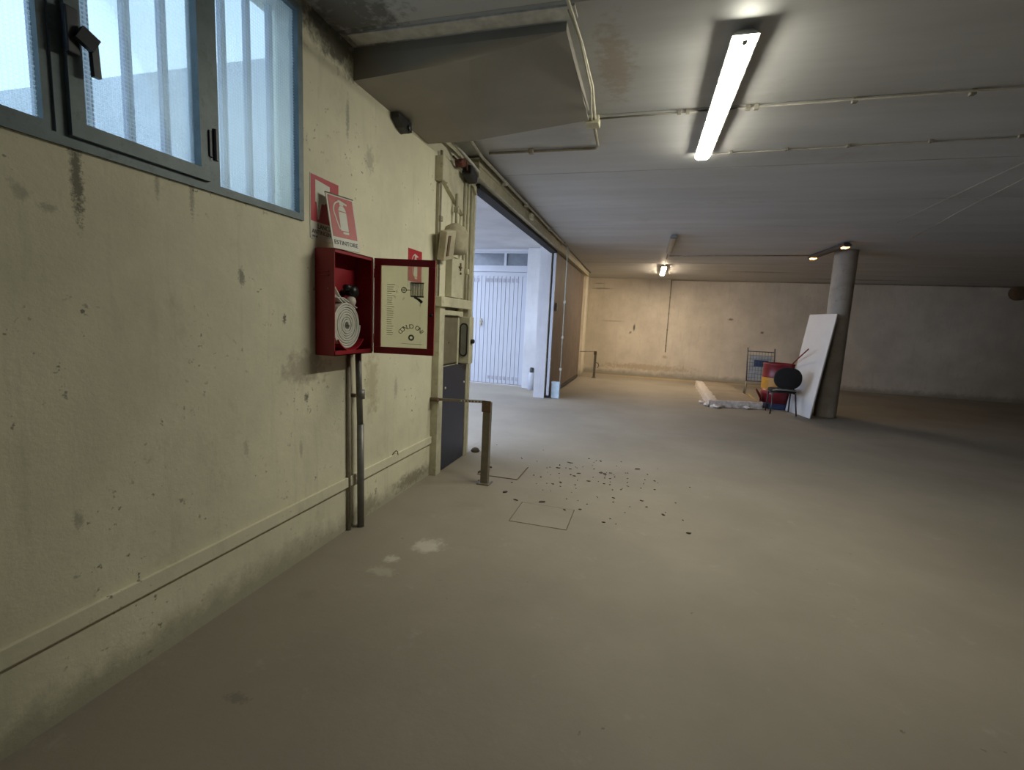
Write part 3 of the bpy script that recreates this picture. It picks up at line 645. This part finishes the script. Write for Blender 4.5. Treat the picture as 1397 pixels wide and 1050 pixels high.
sub('lid', B((-1.805, 9.495, .30), (-1.625, 9.50, .338), .002), 'lightblue', gb)
conduit('conduit', [(-1.63, 9.52, .33), (-1.635, 9.53, 3.0), (-1.66, 9.54, 3.05), (-1.72, 9.54, 3.06)], .014, 'conduit', 'tall pale conduit rising from the pale blue floor box', [(-1.632, 9.525, z) for z in (.6, 1.25, 1.95)])
sb2 = tag(link('wall_socket', B((-1.83, 9.58, 1.78), (-1.79, 9.66, 1.93), .006), 'pipe2'), 'small grey socket box on the sliding door beside the conduit', 'socket')

# floor hatches
for (a, b, c_, d_), lab, mt in zip(hatch, ('floor hatch with dark rusty rim behind the near barrier post', 'square floor hatch with a thin outline in the open floor'), ('floor', 'floor')):
    g = .011 if mt and a < -1 else .006
    t = thing('floor_hatch', lab, 'hatch', ((a+b)/2, (c_+d_)/2, 0))
    sub('cover', B((a+g, c_+g, -.08), (b-g, d_-g, .002 if g < .01 else .006), .002), 'floor', t)
    sub('rim', slab(a, b, c_, d_, [(a+g, b-g, c_+g, d_-g)], lambda u, v, w_: (u, v, -.006-w_), .05), 'rust', t)
hk = tag(link('hatch_hook', T([(-1.50, 4.30, .01), (-1.46, 4.34, .03), (-1.44, 4.42, .05), (-1.42, 4.48, .02)], .009, 6), 'rust', smooth=True), 'rusty bent rod at the corner of the rimmed floor hatch', 'rod')

# debris
bm = bmesh.new(); rnd = random.Random(3)
spots = [(-.34, 4.83), (-.30, 4.80), (-.74, 3.80), (-1.39, 4.1), (-1.1, 3.9), (-.7, 5.05), (.02, 5.13)]
for k in range(120):
    if k < len(spots): x, y = spots[k]; s = .03
    else: x = rnd.gauss(-.45, .42); y = rnd.gauss(4.55, .45); s = rnd.uniform(.003, .006)+.016*rnd.random()**5
    if x < -1.8 or (-1.55 < x < -1.0 and 4.2 < y < 4.8): continue
    a = rnd.uniform(0, 6.28); p = [Vector((x+math.cos(a+t)*s*rx, y+math.sin(a+t)*s*rx*.7, .001+rnd.uniform(0, .004))) for t, rx in ((0, 1.3), (1.2, .6), (2.2, .8), (3.1, 1.2), (4.3, .5), (5.3, .7))]
    poly(bm, p, (0, 0, .005))
tag(link('floor_debris', bm, 'debris'), 'dark crumbs and dry leaf bits scattered on the floor near the doorway', 'debris', kind='stuff')
tag(link('dirt_clump', lathe(bmesh.new(), [(.045, 0), (.055, .012), (.035, .04), (.01, .05)], (-1.80, 5.03, 0), 9), 'debris', smooth=True), 'dark clump of dirt at the foot of the doorway pillar', 'dirt')

# ------------------------------------------------------------------ ceiling lamps
def lamp(name, x0, y0, x1, y1, label, lit, wid=.125, hm='housing', group='tube lamps under the ceiling'):
    zt = cz((y0+y1)/2); L = math.hypot(x1-x0, y1-y0); an = math.atan2(x1-x0, y1-y0)
    t = thing(name, label, 'ceiling lamp', ((x0+x1)/2, (y0+y1)/2, zt), group); t.rotation_euler = (0, 0, -an)
    h = L/2; w5 = wid*.5
    bm = bmesh.new(); poly(bm, [(-w5*.62, -h+.04, -.012), (-w5*1.12, -h-.004, -.062), (w5*1.12, -h-.004, -.062), (w5*.62, -h+.04, -.012)], (0, 2*h, 0))
    for v in bm.verts:
        if v.co.y > 0: v.co.y = h+.004 if v.co.z < -.03 else h-.04
    link('housing', bm, hm, t)
    prof = [(-w5*.98, -.062), (-w5*.93, -.072), (-w5*.62, -.084), (0, -.088), (w5*.62, -.084), (w5*.93, -.072), (w5*.98, -.062)]
    bm = bmesh.new(); poly(bm, [(a, -h, b) for a, b in prof], (0, 2*h, 0)); link('diffuser', bm, lit, t)
    for s in (-1, 1):
        link('mounting_bracket', B((-.02, s*h*.6-.03, -.014), (.02, s*h*.6+.03, .002)), hm, t)
    return t
L1 = lamp('tube_lamp', .382, 2.985, .357, 4.88, 'bright white lit tube lamp nearest on the ceiling', 'tube')
bm = bmesh.new(); poly(bm, [(-.014, -.948, -.0875), (.014, -.948, -.0875), (.012, -.915, -.0885), (0, -.900, -.0886), (-.012, -.915, -.0885)], (0, 0, -.003)); link('clip', bm, 'housing', L1)
lamp('tube_lamp', .30, 8.6, .29, 10.2, 'unlit grey tube lamp in line before the far lit one', 'tubeoff', .11)
lamp('tube_lamp', .27, 12.3, .27, 14.0, 'warm lit tube lamp close to the far wall', 'tube2', .11)
L3 = lamp('tube_lamp', 2.98, 10.75, 3.08, 9.28, 'failing tube lamp by the column with orange glowing ends', 'darkhousing', .12, 'darkhousing')
for s in (-1, 1):
    bm = bmesh.new(); tube(bm, [(-.024, s*.71, -.083), (-.024, s*.60, -.085)], .021, 10); tube(bm, [(.024, s*.71, -.083), (.024, s*.60, -.085)], .021, 10)
    link('glowing_end', bm, 'ember', L3, True)

# ------------------------------------------------------------------ ceiling conduits and cables
G = 'thin conduits clipped to the ceiling'
z4 = cz(4)-.016
conduit('conduit', [(-.50, 4.02, z4), (.30, 4.0, z4)], .007, 'dullconduit', 'short ceiling conduit from the corner box to the bright lamp', [(.10, 4.0, z4), (.16, 4.0, z4)], G, .014)
conduit('conduit', [(.42, 4.0, z4), (6.5, 3.9, z4)], .007, 'dullconduit', 'long ceiling conduit running right from the middle of the bright lamp', [(x, 4.0, z4) for x in (.575, .63, 1.25, 1.92, 2.7, 3.5)], G, .017)
conduit('conduit', [(.40, 4.93, cz(4.9)-.012), (6.5, 4.75, cz(4.9)-.010)], .006, 'dullconduit', 'ceiling conduit running right just beyond the bright lamp', [(x, 4.92-.03*x, cz(4.9)-.012) for x in (.6, 1.05, 1.52, 2.1, 2.68, 3.3)], G, .013)
conduit('conduit', [(.32, 10.95, cz(11)-.012), (2.95, 10.75, cz(11)-.012)], .011, 'pipe2', 'dark conduit linking the unlit lamp to the failing lamp', [], G)
conduit('conduit', [(.29, 10.2, cz(10.5)-.02), (.28, 12.3, cz(12)-.02)], .012, 'pipe2', 'conduit joining the unlit lamp to the far lit lamp', [], G)
conduit('cable', [(3.10, 5.2, cz(5)-.01), (3.12, 6.4, cz(6.4)-.012), (3.18, 7.9, cz(7.9)-.005)], .003, 'conduit', 'left one of two thin cables on the dark right ceiling', [], G)
conduit('cable', [(3.35, 5.6, cz(5.6)-.01), (3.55, 7.2, cz(7.2)-.012), (3.85, 9.0, cz(9)-.005)], .003, 'conduit', 'right one of two thin cables on the dark right ceiling', [], G)
zb = 3.13
conduit('cable', [(-.535, 1.6, cz(1.6)-.015), (-.53, 2.6, 3.15), (-.49, 2.9, 3.09), (-.485, 3.4, 3.09), (-.53, 3.99, 3.12)], .010, 'cable', 'thicker pale cable along the edge of the lowered soffit', [])
conduit('cable', [(-.54, 2.7, 3.155), (-.475, 2.76, 3.02), (-.48, 3.3, 3.03), (-.555, 3.98, 3.11)], .006, 'cable', 'thin pale cable beside the thicker one at the soffit edge', [])
tag(link('junction_box', B((-.61, 3.98, 3.09), (-.50, 4.10, 3.15), .008), 'cream'), 'cream junction box on the ceiling at the soffit corner', 'junction box')
conduit('conduit', [(-.55, 4.10, 3.12), (-.565, 4.55, 3.125), (-.59, 4.62, 3.125), (-.65, 4.63, 3.125), (-1.62, 4.60, 3.12)], .013, 'pipe2', 'brown-grey ceiling conduit from the corner box toward the doorway', [(-1.2, 4.61, 3.12)])
conduit('conduit', [(-1.62, 3.88, 3.08), (-1.655, 4.25, 3.085), (-1.69, 4.60, 3.085), (-1.70, 9.45, 3.07)], .015, 'conduit', 'pale conduit along the top of the doorway header', [(-1.70, y_, 3.07) for y_ in (5.4, 6.4, 8.0, 9.4)])
tag(link('cable', T([(-1.725, 4.68, 3.11), (-1.725, 9.45, 3.09), (-1.73, 14.2, 3.04)], .012, 6), 'black', smooth=True), 'black cable along the top of the doorway header', 'cable')
tag(link('junction_box', B((-1.752, 6.75, 2.97), (-1.70, 6.90, 3.05), .01), 'cream'), 'small round-edged box on the doorway header', 'junction box')
conduit('conduit', [(.60, 15.68, 3.04), (.60, 15.68, .80)], .014, 'pipe2', 'dark vertical conduit on the far wall', [(.60, 15.68, z) for z in (2.5, 2.0, 1.5, 1.0)], None, .022)
conduit('conduit', [(.62, 15.67, 3.025), (5.0, 15.67, 3.03), (19.9, 15.67, 3.03)], .018, 'pipe2', 'dark horizontal conduit along the top of the far wall', [])
tag(link('wall_vent', lathe(bmesh.new(), [(.12, .0), (.19, -.02), (.19, -.18), (.14, -.20)], (9.2, 15.70, 2.88), 18, 'Y'), 'rust', smooth=True), 'dark round pipe end high on the right of the far wall', 'pipe end')

# ------------------------------------------------------------------ column and things beside it
cl = thing('column', 'round concrete column beside the leaning board', 'column', (3.40, 10.25, 0), kind='structure')
sub('shaft', lathe(bmesh.new(), [(.185, 0), (.187, .02), (.185, .05), (.185, 3.06), (.19, 3.095)], (3.40, 10.25, 0), 36), 'column', cl, True)
bd = thing('leaning_board', 'large pale board leaning against the round column', 'board', (3.0, 9.8, 0))
A = Vector((3.006, 9.778, .004)); d = Vector((-.23328, .97241, 0)); nn = Vector((.97241, .23328, 0)); up = (nn*.245+Vector((0, 0, 1.925))); nrm = d.cross(up).normalized()
if nrm.x < 0: nrm = -nrm
bm = bmesh.new(); poly(bm, [A, A+d*.84, A+d*.84+up, A+up], nrm*.018); sub('sheet', bm, ['board'], bd)
bm = bmesh.new(); poly(bm, [A+nrm*.0185, A+d*.84+nrm*.0185, A+d*.84+up+nrm*.0185, A+up+nrm*.0185], nrm*.006); sub('backing', bm, 'boardedge', bd)
dr = thing('oil_drum', 'red and yellow steel drum behind the black chair', 'drum', (2.665, 10.86, 0))
c0 = (2.665, 10.86, 0); R_ = .285
def seg(prof): return lathe(bmesh.new(), prof, c0, 40)
sub('drum_base', seg([(R_-.01, .0), (R_+.006, .004), (R_+.006, .02), (R_, .03), (R_, .12)]), 'drumblue', dr, True)
sub('drum_body', seg([(R_, .12), (R_, .29), (R_+.008, .305), (R_, .32), (R_, .40)]), 'drumred', dr, True)
sub('drum_body', seg([(R_, .635), (R_+.008, .65), (R_, .665), (R_, .89), (R_+.008, .90), (R_+.008, .925), (R_-.01, .93), (R_-.02, .90), (.02, .90)]), 'drumred', dr, True)
bm = bmesh.new(); K = 40
for k in range(K):
    a0, a1 = 2*PI*k/K, 2*PI*(k+1)/K; q = [Vector((c0[0]+rr*math.cos(a), c0[1]+rr*math.sin(a), z)) for rr in (R_+.001,) for a, z in ((a0, .40), (a1, .40), (a1, .635), (a0, .635))]
    vs4 = [bm.verts.new(v) for v in q]; bm.faces.new(vs4)
bmesh.ops.remove_doubles(bm, verts=bm.verts, dist=1e-5); sub('yellow_band', bm, 'drumyellow', dr, True)
bst = tag(link('broom_handle', T([(2.85, 10.72, .905), (2.88, 10.40, 1.08), (2.912, 10.0, 1.27)], .012, 8), 'drumred', smooth=True), 'thin red stick standing in the drum', 'stick')
rp = tag(link('red_scoop', poly(bmesh.new(), [(2.24, 10.66, .37), (2.33, 10.60, .18), (2.365, 10.60, .132), (2.375, 10.68, .132), (2.35, 10.70, .26), (2.27, 10.72, .39)], (.02, .07, 0)), 'drumred'), 'dark red plastic piece jutting out left of the drum', 'plastic piece')
# chair seen from behind
ch = thing('office_chair', 'black fabric visitor chair in front of the drum', 'chair', (2.62, 10.05, 0))
def rrect(cx, cz_, w_, h_, rad, y_, n=8):
    pts = []
    for sx, sz, a0 in ((1, 1, 0), (-1, 1, 90), (-1, -1, 180), (1, -1, 270)):
        for k in range(n+1):
            a = math.radians(a0+90*k/n); pts.append(Vector((cx+sx*(w_/2-rad)+rad*math.cos(a), y_, cz_+sz*(h_/2-rad)+rad*math.sin(a))))
    return pts
def cushion(bmx, ptsf, off, mid=.5, puff=1.04):
    c = sum(ptsf, Vector())/len(ptsf); off = Vector(off); rings = []
    for t, s in ((0, .90), (.15, .98), (.5, 1.), (.85, .98), (1, .90)): rings.append([bmx.verts.new(c+(p-c)*s+off*t) for p in ptsf])
    for a, b in zip(rings, rings[1:]):
        for k in range(len(a)): bmx.faces.new((a[k], a[(k+1) % len(a)], b[(k+1) % len(a)], b[k]))
    bmx.faces.new(rings[0]); bmx.faces.new(rings[-1]); return bmx
sub('backrest', cushion(bmesh.new(), rrect(2.615, .70, .475, .40, .18, 9.90), (0, .06, 0)), 'chairblack', ch, True)
seatp = [Vector((p.x, 10.17+(p.z-.70)*1.05, .415)) for p in rrect(2.60, .70, .45, .40, .1, 0)]
sub('seat', cushion(bmesh.new(), seatp, (0, 0, .065)), 'chairblack', ch, True)
sub('seat_frame', T([(2.40, 10.0, .455), (2.45, 9.93, .475), (2.60, 9.90, .485), (2.77, 9.93, .475), (2.82, 10.0, .455)], .014), 'pipe', ch, True)
for s, xx in ((-1, 2.41), (1, 2.80)):
    sub('leg', T([(xx, 10.02, .41), (xx+.01*s, 9.97, .2), (xx+.03*s, 9.93, .0)], .014), 'chairmetal', ch, True)
    sub('leg', T([(xx, 10.35, .41), (xx+.005*s, 10.37, .2), (xx+.01*s, 10.38, .0)], .014), 'chairmetal', ch, True)
    sub('back_support', T([(xx-s*.05, 10.02, .44), (xx-s*.06, 9.96, .52), (xx-s*.08, 9.95, .62)], .012), 'chairmetal', ch, True)
    sub('side_rail', T([(xx, 10.02, .40), (xx, 10.35, .40)], .012), 'chairmetal', ch, True)
# wire rack with a printed sheet
wr = thing('wire_rack', 'upright wire rack with white sheet and blue print near the far wall', 'rack', (2.75, 13.0, 0))
for xx in (2.47, 3.08):
    sub('upright', T([(xx+.03, 13.0, .30), (xx-.02, 13.0, 1.16)], .016), 'wire', wr, True)
    sub('foot', T([(xx+.03, 13.0, .32), (xx+.03, 12.97, .26), (xx-.01, 12.85, .0)], .016), 'pipe2', wr, True)
    sub('foot', T([(xx+.03, 13.0, .32), (xx+.03, 13.2, .0)], .016), 'pipe2', wr, True)
sub('top_bar', T([(2.45, 13.0, 1.07), (3.07, 13.0, 1.07)], .012), 'wire', wr, True)
sub('bottom_bar', T([(2.5, 13.0, .33), (3.11, 13.0, .33)], .014), 'wire', wr, True)
bm = bmesh.new()
for k in range(1, 9): tube(bm, [(2.48+.067*k, 13.0, .33), (2.455+.067*k, 13.0, 1.07)], .004, 5)
for k in range(1, 8): tube(bm, [(2.47, 13.0, .33+.092*k), (3.09, 13.0, .33+.092*k)], .004, 5)
sub('wire_mesh', bm, 'pipe', wr)
sub('white_sheet', B((2.52, 13.012, .36), (3.04, 13.018, .98)), 'whitesheet', wr)
sub('blue_print', B((2.63, 13.006, .70), (2.95, 13.012, .86)), 'blue', wr)
tag(link('wooden_slat', bar(bmesh.new(), (2.52, 12.8, .02), (2.45, 11.35, .02), .07, .03), 'yellowstick'), 'yellowed wooden slat on the floor behind the drum', 'wood')
# wrapped stack of sheets on the floor
ws = thing('wrapped_sheets', 'low stack of long sheets wrapped in crumpled white film', 'wrapped sheets', (1.9, 12.2, 0))
fl_, frr, br, bl = Vector((1.33, 10.2, 0)), Vector((2.36, 10.48, 0)), Vector((2.20, 13.9, 0)), Vector((1.43, 14.1, 0))
bm = bmesh.new(); poly(bm, [p+Vector((0, 0, .02)) for p in (fl_+Vector((.03, .03, 0)), frr+Vector((-.03, .03, 0)), br, bl)], (0, 0, .10)); sub('sheet_stack', bm, 'cardboard', ws)
bm = bmesh.new(); rnd = random.Random(11)
def film(p, q, wtop, n=26, h=.13):
    d_ = (q-p); L = d_.length; d_.normalize(); s = Vector((-d_.y, d_.x, 0))
    rows = []
    for k in range(n+1):
        c_ = p+d_*L*k/n; j = lambda a: rnd.uniform(-a, a)
        rows.append([bm.verts.new(v) for v in (c_-s*(.03+j(.02))+Vector((0, 0, .0)), c_-s*(.015+j(.012))+Vector((0, 0, .05+j(.015))), c_-s*(.008+j(.008))+Vector((0, 0, h-.01+j(.01))), c_+s*.02+Vector((0, 0, h+.006+j(.006))), c_+s*(wtop+j(.02))+Vector((0, 0, h-.002+j(.003))))])
    for a, b in zip(rows, rows[1:]):
        for k in range(4): bm.faces.new((a[k], a[k+1], b[k+1], b[k]))
film(fl_, frr, .10); film(bl, fl_, .16, 40)
sub('wrapping_film', bm, 'film', ws, True)
bm = bmesh.new()
for c_, s in (((1.45, 10.14, .03), .10), ((1.30, 10.25, .04), .08), ((2.05, 10.33, .03), .07), ((1.22, 10.6, .03), .06)):
    r = bmesh.ops.create_icosphere(bm, subdivisions=2, radius=s, matrix=Matrix.Translation(c_))
    for v in r['verts']:
        v.co += Vector((rnd.uniform(-1, 1), rnd.uniform(-1, 1), rnd.uniform(-1, 1)))*s*.25; v.co.z = max(.003, .03+(v.co.z-.03)*.45)
sub('film_clump', bm, 'film', ws)['kind'] = 'stuff'
